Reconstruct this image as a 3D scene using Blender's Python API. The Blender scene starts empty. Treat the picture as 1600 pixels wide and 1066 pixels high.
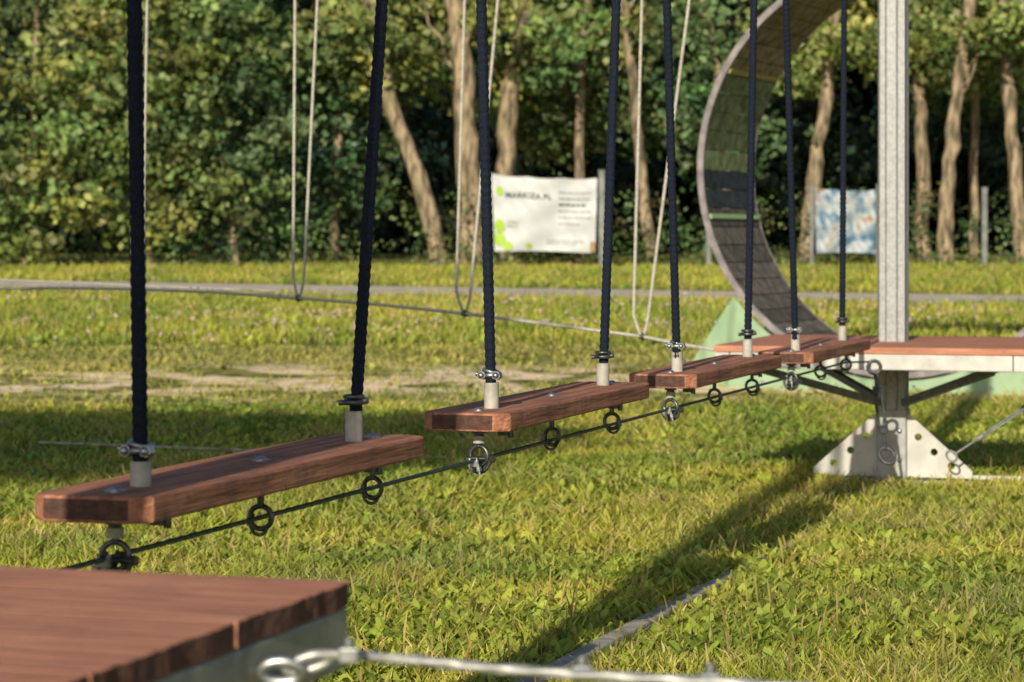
import bpy, math, random
import numpy as np
from mathutils import Vector, Matrix
random.seed(7); rng=np.random.default_rng(7)
C=bpy.context.scene.collection
F=3950.0; HZ=376.0
TH=math.atan(1240/3950)
U=Vector((math.sin(TH),math.cos(TH),0)); V=Vector((math.cos(TH),-math.sin(TH),0)); W=Vector((0,0,1))
def gz(x,y):
    if y<15: b=0.0
    elif y<50: b=.02*(y-15)
    else: b=.7
    f=max(0,min(1,(18-y)/3))
    return b+f*.012*(math.sin(x*1.7+y*.6)+math.sin(y*1.9-x*.8))*.6
def gza(x,y):
    b=np.where(y<15,0,np.where(y<50,.02*(y-15),.7)); f=np.clip((18-y)/3,0,1)
    return b+f*.012*(np.sin(x*1.7+y*.6)+np.sin(y*1.9-x*.8))*.6
def at(px,py,Y): return Vector(((px-800)/F*Y,Y,1-(py-HZ)/F*Y))
def cx(Y): return -.5635+.3139*(Y-3.59)
def Yof(px): return 1.6904/(.3139-(px-800)/F)

# ---------------- materials
def nt(m):
    m.use_nodes=True; n=m.node_tree; n.nodes.clear(); return n
def mat(name,c1,c2=None,scale=5,rough=.6,metal=0,bump=0,bscale=None,tint=False,transl=0,stretch=None,rot=0,detail=6,endgrain_shade=False,c3=None,lo=.35,hi=.65,spec=.5,worn=None):
    m=bpy.data.materials.new(name); t=nt(m); N=t.nodes; L=t.links
    out=N.new('ShaderNodeOutputMaterial'); p=N.new('ShaderNodeBsdfPrincipled')
    p.inputs['Roughness'].default_value=rough; p.inputs['Metallic'].default_value=metal
    p.inputs['Specular IOR Level'].default_value=spec
    tc=N.new('ShaderNodeTexCoord'); vec=tc.outputs['Object']; vec0=vec
    if stretch:
        a=N.new('ShaderNodeMapping'); a.inputs['Rotation'].default_value=(0,0,rot); L.new(vec,a.inputs[0])
        b=N.new('ShaderNodeMapping'); b.inputs['Scale'].default_value=stretch; L.new(a.outputs[0],b.inputs[0]); vec=b.outputs[0]
    nz=N.new('ShaderNodeTexNoise'); nz.inputs['Scale'].default_value=scale; nz.inputs['Detail'].default_value=detail; L.new(vec,nz.inputs['Vector'])
    cr=N.new('ShaderNodeValToRGB'); cr.color_ramp.elements[0].position=lo; cr.color_ramp.elements[1].position=hi
    cr.color_ramp.elements[0].color=(*c1,1); cr.color_ramp.elements[1].color=(*(c2 or c1),1)
    if c3:
        e=cr.color_ramp.elements.new(min(.98,hi+.12)); e.color=(*c3,1)
    L.new(nz.outputs['Fac'],cr.inputs[0]); col=cr.outputs[0]
    for wn in (worn or []):
        w1=N.new('ShaderNodeTexNoise'); w1.inputs['Scale'].default_value=wn[0]; w1.inputs['Detail'].default_value=8; w1.inputs['Roughness'].default_value=.7; L.new(vec0,w1.inputs['Vector'])
        wr=N.new('ShaderNodeMapRange'); wr.inputs[1].default_value=wn[3]; wr.inputs[2].default_value=wn[3]+.16; wr.inputs[4].default_value=wn[1]; L.new(w1.outputs['Fac'],wr.inputs[0])
        mx=N.new('ShaderNodeMix'); mx.data_type='RGBA'; L.new(wr.outputs[0],mx.inputs[0]); L.new(col,mx.inputs[6]); mx.inputs[7].default_value=(*wn[2],1); col=mx.outputs[2]
    if tint:
        at_=N.new('ShaderNodeAttribute'); at_.attribute_name='tint'
        mx=N.new('ShaderNodeMix'); mx.data_type='RGBA'; mx.blend_type='MULTIPLY'; mx.inputs[0].default_value=1
        L.new(col,mx.inputs[6]); L.new(at_.outputs['Color'],mx.inputs[7]); col=mx.outputs[2]
    if endgrain_shade:
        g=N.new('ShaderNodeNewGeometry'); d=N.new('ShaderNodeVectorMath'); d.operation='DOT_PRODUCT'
        d.inputs[1].default_value=endgrain_shade; L.new(g.outputs['Normal'],d.inputs[0])
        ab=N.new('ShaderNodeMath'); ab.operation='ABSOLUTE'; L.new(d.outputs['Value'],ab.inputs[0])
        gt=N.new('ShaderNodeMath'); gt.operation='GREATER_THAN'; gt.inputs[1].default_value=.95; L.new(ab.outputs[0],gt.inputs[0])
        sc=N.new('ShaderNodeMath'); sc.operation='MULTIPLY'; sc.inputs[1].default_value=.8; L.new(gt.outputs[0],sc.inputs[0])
        mx=N.new('ShaderNodeMix'); mx.data_type='RGBA'; L.new(sc.outputs[0],mx.inputs[0]); L.new(col,mx.inputs[6]); mx.inputs[7].default_value=(.03,.024,.026,1); col=mx.outputs[2]  # end grain tone, with the mast's shade on plank ends painted in
    L.new(col,p.inputs['Base Color'])
    if bump:
        n2=N.new('ShaderNodeTexNoise'); n2.inputs['Scale'].default_value=bscale or scale*2; n2.inputs['Detail'].default_value=5; L.new(vec,n2.inputs['Vector'])
        bp=N.new('ShaderNodeBump'); bp.inputs['Strength'].default_value=bump; bp.inputs['Distance'].default_value=.01
        L.new(n2.outputs['Fac'],bp.inputs['Height']); L.new(bp.outputs[0],p.inputs['Normal'])
    if transl:
        tr=N.new('ShaderNodeBsdfTranslucent'); L.new(col,tr.inputs['Color']); ms=N.new('ShaderNodeMixShader'); ms.inputs[0].default_value=transl
        L.new(p.outputs[0],ms.inputs[1]); L.new(tr.outputs[0],ms.inputs[2]); L.new(ms.outputs[0],out.inputs[0])
    else: L.new(p.outputs[0],out.inputs[0])
    return m
RU=-(math.pi/2-TH); RV=TH
M={}
M['plank']=mat('plank_wood',(.26,.105,.065),(.52,.24,.15),scale=1,stretch=(3.5,70,70),rot=RU,rough=.8,bump=.7,bscale=1.6,endgrain_shade=tuple(U),lo=.3,hi=.7,c3=(.68,.40,.27),worn=[(11,.6,(.13,.08,.07),.5),(55,.6,(.08,.055,.055),.57)],spec=.2)
M['deck']=mat('deck_wood',(.40,.175,.115),(.55,.26,.175),scale=1,stretch=(4,40,40),rot=RV,rough=.85,bump=.8,bscale=1.5,endgrain_shade=tuple(V),tint=True,lo=.3,hi=.7,c3=(.66,.36,.27),worn=[(8,.35,(.26,.12,.09),.48),(60,.5,(.16,.08,.065),.57)],spec=.15)
M['rope']=mat('black_rope',(.004,.007,.017),(.013,.019,.038),scale=300,rough=.85,bump=.3,spec=.2)
M['wrope']=mat('white_rope',(.34,.33,.30),(.50,.48,.44),scale=80,rough=.85,spec=.2)
M['sleeve']=mat('sleeve_plastic',(.33,.32,.29),(.45,.44,.41),scale=40,rough=.5,worn=[(60,.5,(.16,.13,.1),.58)])
M['dmetal']=mat('dark_metal',(.06,.07,.075),(.16,.17,.18),scale=60,rough=.4,metal=.8)
M['smetal']=mat('steel',(.25,.27,.29),(.42,.44,.46),scale=60,rough=.38,metal=.9)
M['tbm']=mat('oiled_steel',(.035,.045,.05),(.09,.10,.11),scale=60,rough=.45,metal=.2)
M['galv']=mat('galvanised',(.26,.275,.29),(.345,.36,.375),scale=60,rough=.5,metal=.3,detail=10,bump=.05,lo=.38,hi=.64)
M['socket']=mat('socket_steel',(.30,.31,.32),(.40,.41,.42),scale=30,rough=.55,metal=.2)
M['white']=mat('pale_steel',(.44,.44,.43),(.57,.57,.56),scale=12,rough=.55,metal=.1,worn=[(25,.4,(.3,.27,.22),.55)])
M['brace']=mat('brace_steel',(.15,.17,.18),(.25,.27,.28),scale=30,rough=.5,metal=.3)
M['frame']=mat('frame_grey',(.20,.21,.19),(.31,.315,.28),scale=9,rough=.5,metal=.2,worn=[(20,.5,(.12,.12,.1),.52)])
M['cable']=mat('cable_dark',(.03,.055,.055),(.08,.11,.11),scale=80,rough=.5,metal=.5)
M['wcable']=mat('cable_bright',(.32,.33,.33),(.52,.52,.51),scale=90,rough=.4,metal=.5)
M['beam']=mat('beam_dusty',(.26,.24,.21),(.43,.40,.35),scale=18,rough=.85,bump=.5,worn=[(14,.8,(.13,.13,.07),.48)])
M['green']=mat('green_panel',(.21,.34,.21),(.30,.43,.28),scale=4,rough=.55,worn=[(12,.25,(.14,.2,.12),.52)])
M['ring']=mat('ring_board',(.6,.6,.6),(1.25,1.25,1.25),scale=14,rough=.85,tint=True,bump=.4,spec=.12)
M['rim']=mat('rim_steel',(.17,.15,.165),(.30,.27,.29),scale=12,rough=.7,metal=.1)
M['grass']=mat('grass_blade',(.66,.76,.80),(1.2,1.12,1.0),scale=1.1,rough=.6,tint=True,transl=.33,spec=.2)
M['flower']=mat('flower',(1,1,1),rough=.7,tint=True)
M['leaf']=mat('leaf',(.72,.82,.85),(1.2,1.14,1.0),scale=.6,rough=.5,tint=True,transl=.18,spec=.35)
M['bark']=mat('bark',(.09,.075,.055),(.40,.31,.21),scale=1,stretch=(11,11,2.6),rough=.95,bump=1,bscale=2,lo=.38,hi=.62,spec=.1,worn=[(1.5,.55,(.11,.12,.06),.49)])
M['mass']=mat('wood_shade_mass',(.002,.004,.003),(.010,.018,.012),scale=1.8,rough=1,spec=0)  # near-black colour stands in for shade under the crowns
M['path']=mat('path_asphalt',(.46,.41,.35),(.60,.53,.45),scale=3,rough=.9,spec=.05)
M['post']=mat('post_steel',(.13,.14,.15),(.22,.23,.23),scale=6,rough=.6,metal=.3)
M['banner']=mat('banner_vinyl',(.46,.49,.52),(.55,.58,.61),scale=2.5,rough=.5,spec=.3)
M['ink']=mat('ink_dark',(.04,.065,.055),rough=.6)
M['inkg']=mat('ink_grey',(.25,.27,.28),rough=.6)
M['lime']=mat('ink_lime',(.32,.50,.04),rough=.6)
M['blue']=mat('poster_print',(.06,.14,.24),(.36,.41,.45),scale=3.2,rough=.5,c3=(.26,.15,.10),lo=.4,hi=.55)
M['orange']=mat('orange_wood',(.28,.16,.09),(.36,.22,.12),scale=10,rough=.7)
def ground_mat():
    m=bpy.data.materials.new('ground_soil_grass'); t=nt(m); N=t.nodes; L=t.links
    out=N.new('ShaderNodeOutputMaterial'); p=N.new('ShaderNodeBsdfPrincipled'); p.inputs['Roughness'].default_value=.95; p.inputs['Specular IOR Level'].default_value=.05
    tc=N.new('ShaderNodeTexCoord'); v=tc.outputs['Object']
    n1=N.new('ShaderNodeTexNoise'); n1.inputs['Scale'].default_value=6; n1.inputs['Detail'].default_value=8; L.new(v,n1.inputs['Vector'])
    c1=N.new('ShaderNodeValToRGB'); c1.color_ramp.elements[0].color=(.07,.09,.022,1); c1.color_ramp.elements[1].color=(.36,.34,.09,1); c1.color_ramp.elements[0].position=.35; c1.color_ramp.elements[1].position=.68; L.new(n1.outputs['Fac'],c1.inputs[0])
    n2=N.new('ShaderNodeTexNoise'); n2.inputs['Scale'].default_value=9; n2.inputs['Detail'].default_value=9; L.new(v,n2.inputs['Vector'])
    c2=N.new('ShaderNodeValToRGB'); c2.color_ramp.elements[0].color=(.60,.48,.22,1); c2.color_ramp.elements[1].color=(1.0,.78,.58,1); c2.color_ramp.elements[0].position=.35; c2.color_ramp.elements[1].position=.60; L.new(n2.outputs['Fac'],c2.inputs[0])
    sx=N.new('ShaderNodeSeparateXYZ'); L.new(v,sx.inputs[0])
    mr=N.new('ShaderNodeMapRange'); mr.inputs[1].default_value=15.2; mr.inputs[2].default_value=16.4; L.new(sx.outputs['Y'],mr.inputs[0])
    mr2=N.new('ShaderNodeMapRange'); mr2.inputs[1].default_value=19.6; mr2.inputs[2].default_value=18.0; L.new(sx.outputs['Y'],mr2.inputs[0])
    mu=N.new('ShaderNodeMath'); mu.operation='MULTIPLY'; L.new(mr.outputs[0],mu.inputs[0]); L.new(mr2.outputs[0],mu.inputs[1])
    n3=N.new('ShaderNodeTexNoise'); n3.inputs['Scale'].default_value=1.6; n3.inputs['Detail'].default_value=6; L.new(v,n3.inputs['Vector'])
    r3=N.new('ShaderNodeMapRange'); r3.inputs[1].default_value=.45; r3.inputs[2].default_value=.52; L.new(n3.outputs['Fac'],r3.inputs[0])
    mu2=N.new('ShaderNodeMath'); mu2.operation='MULTIPLY'; L.new(mu.outputs[0],mu2.inputs[0]); L.new(r3.outputs[0],mu2.inputs[1])
    mx=N.new('ShaderNodeMix'); mx.data_type='RGBA'; L.new(mu2.outputs[0],mx.inputs[0]); L.new(c1.outputs[0],mx.inputs[6]); L.new(c2.outputs[0],mx.inputs[7])
    L.new(mx.outputs[2],p.inputs['Base Color'])
    b=N.new('ShaderNodeBump'); b.inputs['Distance'].default_value=.02; b.inputs['Strength'].default_value=.25; L.new(n1.outputs['Fac'],b.inputs['Height']); L.new(b.outputs[0],p.inputs['Normal'])
    L.new(p.outputs[0],out.inputs[0]); return m
M['ground']=ground_mat()

# ---------------- mesh builder
def tag(o,label=None,cat=None,group=None,kind=None):
    if label: o['label']=label
    if cat: o['category']=cat
    if group: o['group']=group
    if kind: o['kind']=kind
    return o
def thing(name,loc,label,cat,group=None):
    o=bpy.data.objects.new(name,None); C.objects.link(o); o.location=loc; o.empty_display_size=.1
    return tag(o,label,cat,group)
class MB:
    def __init__(s): s.v=[]; s.f=[]; s.c=[]; s.s=[]
    def add(s,vs,fs,c=(1,1,1),sm=False):
        k=len(s.v); s.v+=[tuple(x) for x in vs]; s.c+=[c]*len(vs)
        s.f+=[tuple(i+k for i in f) for f in fs]; s.s+=[sm]*len(fs); return s
    def box(s,c,sz,ax=(Vector((1,0,0)),Vector((0,1,0)),Vector((0,0,1))),col=(1,1,1)):
        c=Vector(c); vs=[]
        for i in (-1,1):
            for j in (-1,1):
                for k in (-1,1): vs.append(c+ax[0]*(i*sz[0]/2)+ax[1]*(j*sz[1]/2)+ax[2]*(k*sz[2]/2))
        return s.add(vs,[(0,1,3,2),(4,6,7,5),(0,4,5,1),(2,3,7,6),(0,2,6,4),(1,5,7,3)],col)
    def prism(s,pts,a,b,n,o,h,col=(1,1,1)):
        o=Vector(o); m=len(pts)
        lo=[o+a*p[0]+b*p[1] for p in pts]; hi=[q+n*h for q in lo]
        fs=[tuple(range(m))[::-1],tuple(range(m,2*m))]+[(i,(i+1)%m,(i+1)%m+m,i+m) for i in range(m)]
        return s.add(lo+hi,fs,col)
    def tube(s,pts,r,seg=12,col=(1,1,1),rf=None,sm=True,caps=True):
        pts=[Vector(p) for p in pts]; n=len(pts); vs=[]
        d0=(pts[1]-pts[0]).normalized(); x=d0.orthogonal().normalized()
        for i,p in enumerate(pts):
            d=((pts[min(i+1,n-1)]-pts[max(i-1,0)])).normalized()
            x=(x-d*x.dot(d)).normalized(); y=d.cross(x)
            ri=r[i] if hasattr(r,'__len__') else r
            for k in range(seg):
                a=2*math.pi*k/seg; q=ri*(rf(a,i) if rf else 1)
                vs.append(p+x*(math.cos(a)*q)+y*(math.sin(a)*q))
        fs=[(i*seg+k,i*seg+(k+1)%seg,(i+1)*seg+(k+1)%seg,(i+1)*seg+k) for i in range(n-1) for k in range(seg)]
        s.add(vs,fs,col,sm)
        if caps:
            s.add(vs[:seg],[tuple(range(seg))[::-1]],col); s.add(vs[-seg:],[tuple(range(seg))],col)
        return s
    def torus(s,c,n,R,r,seg=20,ms=8,a0=0,a1=2*math.pi,x=None,sy=1,col=(1,1,1)):
        c=Vector(c); n=Vector(n).normalized(); x=Vector(x) if x is not None else n.orthogonal().normalized(); y=n.cross(x)
        full=abs(a1-a0-2*math.pi)<1e-6; m=seg if full else seg+1; vs=[]
        for i in range(m):
            a=a0+(a1-a0)*i/seg; d=x*math.cos(a)+y*math.sin(a)
            cc=c+x*(math.cos(a)*R)+y*(math.sin(a)*R*sy)
            for k in range(ms):
                b=2*math.pi*k/ms; vs.append(cc+d*(math.cos(b)*r)+n*(math.sin(b)*r))
        fs=[(i*ms+k,((i+1)%m)*ms+k,((i+1)%m)*ms+(k+1)%ms,i*ms+(k+1)%ms) for i in range(m if full else m-1) for k in range(ms)]
        return s.add(vs,fs,col,True)
    def dome(s,c,n,r,h,seg=12,col=(1,1,1)):
        c=Vector(c); n=Vector(n).normalized(); x=n.orthogonal().normalized(); y=n.cross(x); vs=[]; R=4
        for i in range(R):
            a=math.pi/2*i/R
            for k in range(seg):
                b=2*math.pi*k/seg; vs.append(c+(x*math.cos(b)+y*math.sin(b))*(r*math.cos(a))+n*(h*math.sin(a)))
        vs.append(c+n*h)
        fs=[(i*seg+k,i*seg+(k+1)%seg,(i+1)*seg+(k+1)%seg,(i+1)*seg+k) for i in range(R-1) for k in range(seg)]
        fs+=[((R-1)*seg+k,(R-1)*seg+(k+1)%seg,R*seg) for k in range(seg)]
        return s.add(vs,fs,col,True)
    def build(s,name,m,parent=None,bevel=0):
        o0=Vector((0,0,0)); q=parent
        while q is not None: o0=o0+q.location; q=q.parent
        me=bpy.data.meshes.new(name); me.from_pydata([tuple(Vector(v)-o0) for v in s.v],[],s.f)
        a=me.attributes.new('tint','FLOAT_COLOR','POINT'); a.data.foreach_set('color',np.array([(c[0],c[1],c[2],1) for c in s.c],dtype=np.float32).ravel())
        me.polygons.foreach_set('use_smooth',s.s); me.update()
        o=bpy.data.objects.new(name,me); C.objects.link(o); me.materials.append(m)
        if parent: o.parent=parent
        if bevel:
            b=o.modifiers.new('b','BEVEL'); b.width=bevel; b.segments=2; b.limit_method='ANGLE'; b.angle_limit=math.radians(30)
        return o
def npobj(name,Vt,Fc,tint,m,parent=None,off=(0,0,0)):
    me=bpy.data.meshes.new(name); Vt=Vt-np.array(off); n=len(Vt); k=len(Fc)
    me.vertices.add(n); me.vertices.foreach_set('co',Vt.astype(np.float32).ravel())
    me.loops.add(k*4); me.loops.foreach_set('vertex_index',Fc.astype(np.int32).ravel())
    me.polygons.add(k); me.polygons.foreach_set('loop_start',np.arange(0,k*4,4,dtype=np.int32)); me.polygons.foreach_set('loop_total',np.full(k,4,dtype=np.int32))
    me.update(calc_edges=True)
    a=me.attributes.new('tint','FLOAT_COLOR','POINT'); cc=np.ones((n,4),dtype=np.float32); cc[:,:3]=tint; a.data.foreach_set('color',cc.ravel())
    o=bpy.data.objects.new(name,me); C.objects.link(o); me.materials.append(m)
    if parent: o.parent=parent
    return o
def curve_mesh(splines,ext):
    cu=bpy.data.curves.new('c','CURVE'); cu.dimensions='2D'; cu.fill_mode='BOTH'; cu.extrude=ext
    for sp in splines:
        s=cu.splines.new('POLY'); s.points.add(len(sp)-1); s.use_cyclic_u=True
        for i,p in enumerate(sp): s.points[i].co=(p[0],p[1],0,1)
    o=bpy.data.objects.new('c',cu); C.objects.link(o); dg=bpy.context.evaluated_depsgraph_get()
    me=bpy.data.meshes.new_from_object(o.evaluated_get(dg)); r=([v.co.copy() for v in me.vertices],[tuple(p.vertices) for p in me.polygons])
    bpy.data.objects.remove(o); return r
def text_mesh(body,size,bold=0):
    cu=bpy.data.curves.new('t','FONT'); cu.body=body; cu.size=size; cu.offset=bold; cu.space_character=1.1
    o=bpy.data.objects.new('t',cu); C.objects.link(o); dg=bpy.context.evaluated_depsgraph_get()
    me=bpy.data.meshes.new_from_object(o.evaluated_get(dg)); r=([v.co.copy() for v in me.vertices],[tuple(p.vertices) for p in me.polygons])
    bpy.data.objects.remove(o); return r

# ---------------- setting: ground
xs=np.concatenate([np.array([-500,-250,-120,-60,-35]),np.arange(-25,-5,1.0),np.arange(-5,6,.2),np.arange(6,25,1.0),np.array([35,60,120,250,500])])
ys=np.concatenate([np.array([-120,-50,-20,-8,-3,0]),np.arange(2,18,.2),np.arange(18,60,1.0),np.array([70,90,130,200,350,700])])
X,Y=np.meshgrid(xs,ys); Z=gza(X,Y); vv=np.stack([X,Y,Z],-1).reshape(-1,3)
nx=len(xs); ny=len(ys); idx=np.arange(nx*ny).reshape(ny,nx)
ff=np.stack([idx[:-1,:-1],idx[:-1,1:],idx[1:,1:],idx[1:,:-1]],-1).reshape(-1,4)
tag(npobj('ground',vv,ff,1.0,M['ground']),kind='structure')
def pathY(x): return 31.5-.38*x+.004*x*x
mb=MB(); vs=[]
for i in range(61):
    x=-30+i
    for dy in (-1.5,1.5):
        y=pathY(x)+dy; vs.append((x,y,gz(x,y)+.02))
mb.add(vs,[(2*i,2*i+2,2*i+3,2*i+1) for i in range(60)]); tag(mb.build('path',M['path']),kind='structure')

# ---------------- grass
def strips(P,h,w,lean,psi,tint,mid=.62,rootk=.6):
    n=len(P); side=np.stack([np.cos(psi),np.sin(psi),np.zeros(n)],-1)
    up=np.zeros((n,3)); up[:,2]=1
    a=P; b=P+lean*.45+up*(h*mid)[:,None]; c=P+lean+up*h[:,None]
    Vt=np.stack([a-side*w[:,:1],a+side*w[:,:1],b+side*w[:,1:2],b-side*w[:,1:2],c+side*w[:,2:3],c-side*w[:,2:3]],1).reshape(-1,3)
    k=(np.arange(n)*6)[:,None]; f1=k+np.array([0,1,2,3]); f2=k+np.array([3,2,4,5])
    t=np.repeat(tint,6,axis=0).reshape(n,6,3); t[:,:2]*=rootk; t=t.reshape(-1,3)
    return Vt,np.concatenate([f1,f2]),t
def vnoise(x,y,s,seed):
    r=np.random.default_rng(seed); g=r.random((256,256)); xi=x*s+500; yi=y*s+500
    x0=np.floor(xi).astype(int); y0=np.floor(yi).astype(int); fx=xi-x0; fy=yi-y0; fx=fx*fx*(3-2*fx); fy=fy*fy*(3-2*fy)
    q=lambda a,b:g[a%256,b%256]
    return (q(x0,y0)*(1-fx)+q(x0+1,y0)*fx)*(1-fy)+(q(x0,y0+1)*(1-fx)+q(x0+1,y0+1)*fx)*fy
BX=.125; BS=.3237
Vs=[];Fs=[];Ts=[];base=0
bands=[(3.5,5.2,900,1),(5.2,8,6800,1),(8,12,3800,1.2),(12,15.2,1700,1.5),(15.2,21,460,1.8),(21,30,480,2.6),(30,33.5,150,2.6),(33.5,42,260,2.8)]
for (y0,y1,dn,sc) in bands:
    wmax=.22*y1+.9; n=int(dn*(y1-y0)*2*wmax); y=rng.uniform(y0,y1,n); x=rng.uniform(-wmax,wmax,n)
    keep=(np.abs(x)<.22*y+.9)
    n1=vnoise(x,y,1.1,3); n2=vnoise(x,y,4.0,4); n3=vnoise(x,y,9.0,5)
    keep&=rng.random(n)<(.2+.55*n2+.65*n3)
    if y0>=15 and y0<21: keep&=rng.random(n)<np.clip(.35+1.5*(n1-.38)+np.clip((16.2-y)/.6,0,1)+np.clip((y-18.2)/1.3,0,1),0.12,1)
    d=np.abs(x-(BX+BS*(y-5.86))); cl_=np.where(y<7.0,.030,np.clip(.030-.02*(y-7.0),0,1))*rng.uniform(.4,1.1,n); keep&=~((d<cl_)&(y<8.2))
    d2=np.abs(y-(31.5-.38*x+.004*x*x)); keep&=~(d2<1.5+rng.uniform(-.15,.1,n))
    x=x[keep];y=y[keep];n1=n1[keep];n2=n2[keep];n3=n3[keep];n=len(x)
    P=np.stack([x,y,gza(x,y)-.004],-1)
    kind=rng.random(n); h=rng.uniform(.018,.055,n)*(.4+.55*n1+.6*n3)*(1+.25*(sc-1)); ang=rng.uniform(0,2*np.pi,n); psi=rng.uniform(0,np.pi,n)
    w=np.stack([np.full(n,.0020),np.full(n,.0024),np.full(n,.0004)],-1)*sc*rng.uniform(.8,1.4,n)[:,None]
    ll=h*rng.uniform(.3,1.3,n)
    g=np.clip(.6*vnoise(x,y,.7,21)+.6*vnoise(x,y,2.7,22)-.1,0,1)[:,None]; G1_=np.array([.30,.39,.052]); G2_=np.array([.56,.52,.10])
    tint=(G1_*(1-g)+G2_*g)*(.55+.75*rng.random(n))[:,None]
    dry=rng.random(n)<.09+.25*(n2>.57); tint[dry]=np.array([.64,.53,.23])*(.65+.6*rng.random(dry.sum()))[:,None]
    clump=vnoise(x,y,2.3,8)*.6+vnoise(x,y,6.0,9)*.4
    br=(kind<np.clip((clump-.38)*2.6,0,.58))
    w[br]=np.stack([np.full(n,.003),np.full(n,.0115),np.full(n,.0035)],-1)[br]*sc**.6*rng.uniform(.35,1.45,br.sum())[:,None]
    h[br]=rng.uniform(.006,.045,br.sum())*(.8+.2*sc); ll[br]=rng.uniform(.015,.065,br.sum())*(.8+.2*sc)
    tint[br]=(np.array([.27,.39,.06])*(1-g[br])+np.array([.42,.46,.085])*g[br])*(.6+.8*rng.random(br.sum()))[:,None]
    st=kind>(.988 if y0<12 else .994)
    h[st]=rng.uniform(.05,.115,st.sum()); ll[st]=h[st]*.2; w[st]=np.array([.0012,.0026,.0016])*sc
    tint[st]=np.array([.44,.34,.13])*rng.uniform(.5,1.2,st.sum())[:,None]
    if y0>=21: h*=1.7
    if y0>=15 and y0<21: tint=tint*.6+np.array([.55,.48,.2])*.4
    lean=np.stack([np.cos(ang)*ll,np.sin(ang)*ll,np.zeros(n)],-1)
    psi[br]=ang[br]+np.pi/2
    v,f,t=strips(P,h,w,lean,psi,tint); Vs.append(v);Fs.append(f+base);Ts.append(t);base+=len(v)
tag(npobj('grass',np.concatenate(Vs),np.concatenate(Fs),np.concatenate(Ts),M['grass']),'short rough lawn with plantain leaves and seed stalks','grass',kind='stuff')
def diamonds(P,size,tint,aspect=.55):
    n=len(P); a=rng.normal(size=(n,3)); a/=np.linalg.norm(a,axis=1)[:,None]
    b=rng.normal(size=(n,3)); b-=a*(a*b).sum(1)[:,None]; b/=np.linalg.norm(b,axis=1)[:,None]
    s=size[:,None]
    Vt=np.stack([P-a*s*.5,P+b*s*.5*aspect-a*s*.05,P+a*s*.5,P-b*s*.5*aspect-a*s*.05],1).reshape(-1,3)
    k=(np.arange(n)*4)[:,None]+np.array([0,1,2,3]); return Vt,k,np.repeat(tint,4,axis=0)
n=1100; y=rng.uniform(20.5,29,n); x=rng.uniform(-1,1,n)*(.22*y+.9); k=vnoise(x,y,.8,11)>.48; x=x[k];y=y[k]
P=np.stack([x,y,gza(x,y)+rng.uniform(.07,.15,len(x))],-1); P=np.repeat(P,3,axis=0)+rng.normal(size=(len(P)*3,3))*.008
tt=np.tile(np.array([[.50,.36,.38]]),(len(P),1)); tt[rng.random(len(P))<.1]=(.7,.55,.03)
v,f,t=diamonds(P,np.full(len(P),.03),tt,aspect=.9)
tag(npobj('clover_flowers',v,f,t,M['flower']),'pink and yellow flowers dotted through the taller grass before the path','flowers',kind='stuff')

# ---------------- forest
def crown_leaves(root,clumps,nl,spread,size,col):
    Pn=[];Tn=[]
    for q in clumps:
        m=int(nl*rng.uniform(.4,1.5)); sg=spread*rng.uniform(.6,1.7)
        Pn.append(q+rng.normal(size=(m,3))*np.array([sg,sg,sg*.55]))
        tc=np.array(col)*rng.uniform(.45,1.45)*np.array([rng.uniform(.72,1.2),1,rng.uniform(.8,1.25)])
        Tn.append(tc*(.7+.6*rng.random(m))[:,None])
    Pn=np.concatenate(Pn);Tn=np.concatenate(Tn)
    v,f,t=diamonds(Pn,size*rng.uniform(.5,1.4,len(Pn)),Tn,aspect=.72)
    return npobj('crown',v,f,t,M['leaf'],root,off=root.location)
def tree(name,label,cat,Y,pts,r0,H,crowns,nl,size,col,group=None,branches=3,spread=.2):
    bp=at(pts[0][0],pts[0][1],Y); x0=bp.x; zb=gz(x0,Y)
    root=thing(name,(x0,Y,zb),label,cat,group)
    P=[at(a,b,Y+(i*.1)) for i,(a,b) in enumerate(pts)]
    P[0].z=zb-.1
    d=(P[-1]-P[-2]).normalized(); top=P[-1]
    while top.z<H*.8:
        top=top+Vector((d.x*.8+random.uniform(-.12,.12),d.y*.8+random.uniform(-.1,.1),.8)); P.append(top)
    Q=[]
    for i in range(len(P)-1):
        for k in range(5):
            q=P[i].lerp(P[i+1],k/5); q+=Vector((random.uniform(-1,1),0,0))*r0*.22; Q.append(q)
    Q.append(P[-1]); m=len(Q)
    rr=[r0*(1.3 if i==0 else 1)*(1-.6*i/m)*random.uniform(.86,1.12) for i in range(m)]
    mb=MB(); mb.tube(Q,rr,10)
    for b in range(branches):
        i=random.randint(int(len(Q)*.3),len(Q)-2); p=Q[i]; sgn=random.choice((-1,1)); a=random.uniform(-.6,.6); L=random.uniform(.8,2.2)
        B=[p]
        for k in range(1,8): B.append(p+Vector((sgn*math.cos(a)*L*.5*k/7,-math.sin(abs(a))*L*.5*k/7,L*1.0*(k/7)**1.2))+Vector((random.uniform(-.09,.09),0,random.uniform(-.07,.07))))
        mb.tube(B,[rr[i]*.26*(1-.8*k/7) for k in range(8)],6)
    mb.build('trunk',M['bark'],root)
    cl=[]
    for c in crowns:
        cxx,cy,cz,rx,ry,rz,ncl=c[:7]
        d=rng.normal(size=(ncl,3)); d/=np.linalg.norm(d,axis=1)[:,None]; rad=rng.uniform(.3,1,ncl)**.6
        cc=np.array([x0+cxx,Y+cy,cz])+d*rad[:,None]*np.array([rx,ry,rz]); cl.append(cc[cc[:,2]>zb+.1])
    crown_leaves(root,np.concatenate(cl),nl,spread,size,col)
    return root
OL=(.21,.255,.08); DG=(.10,.17,.07); YG=(.26,.29,.085); MG=(.14,.20,.075)
G1='leafy trees along the edge of the wood'
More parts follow.
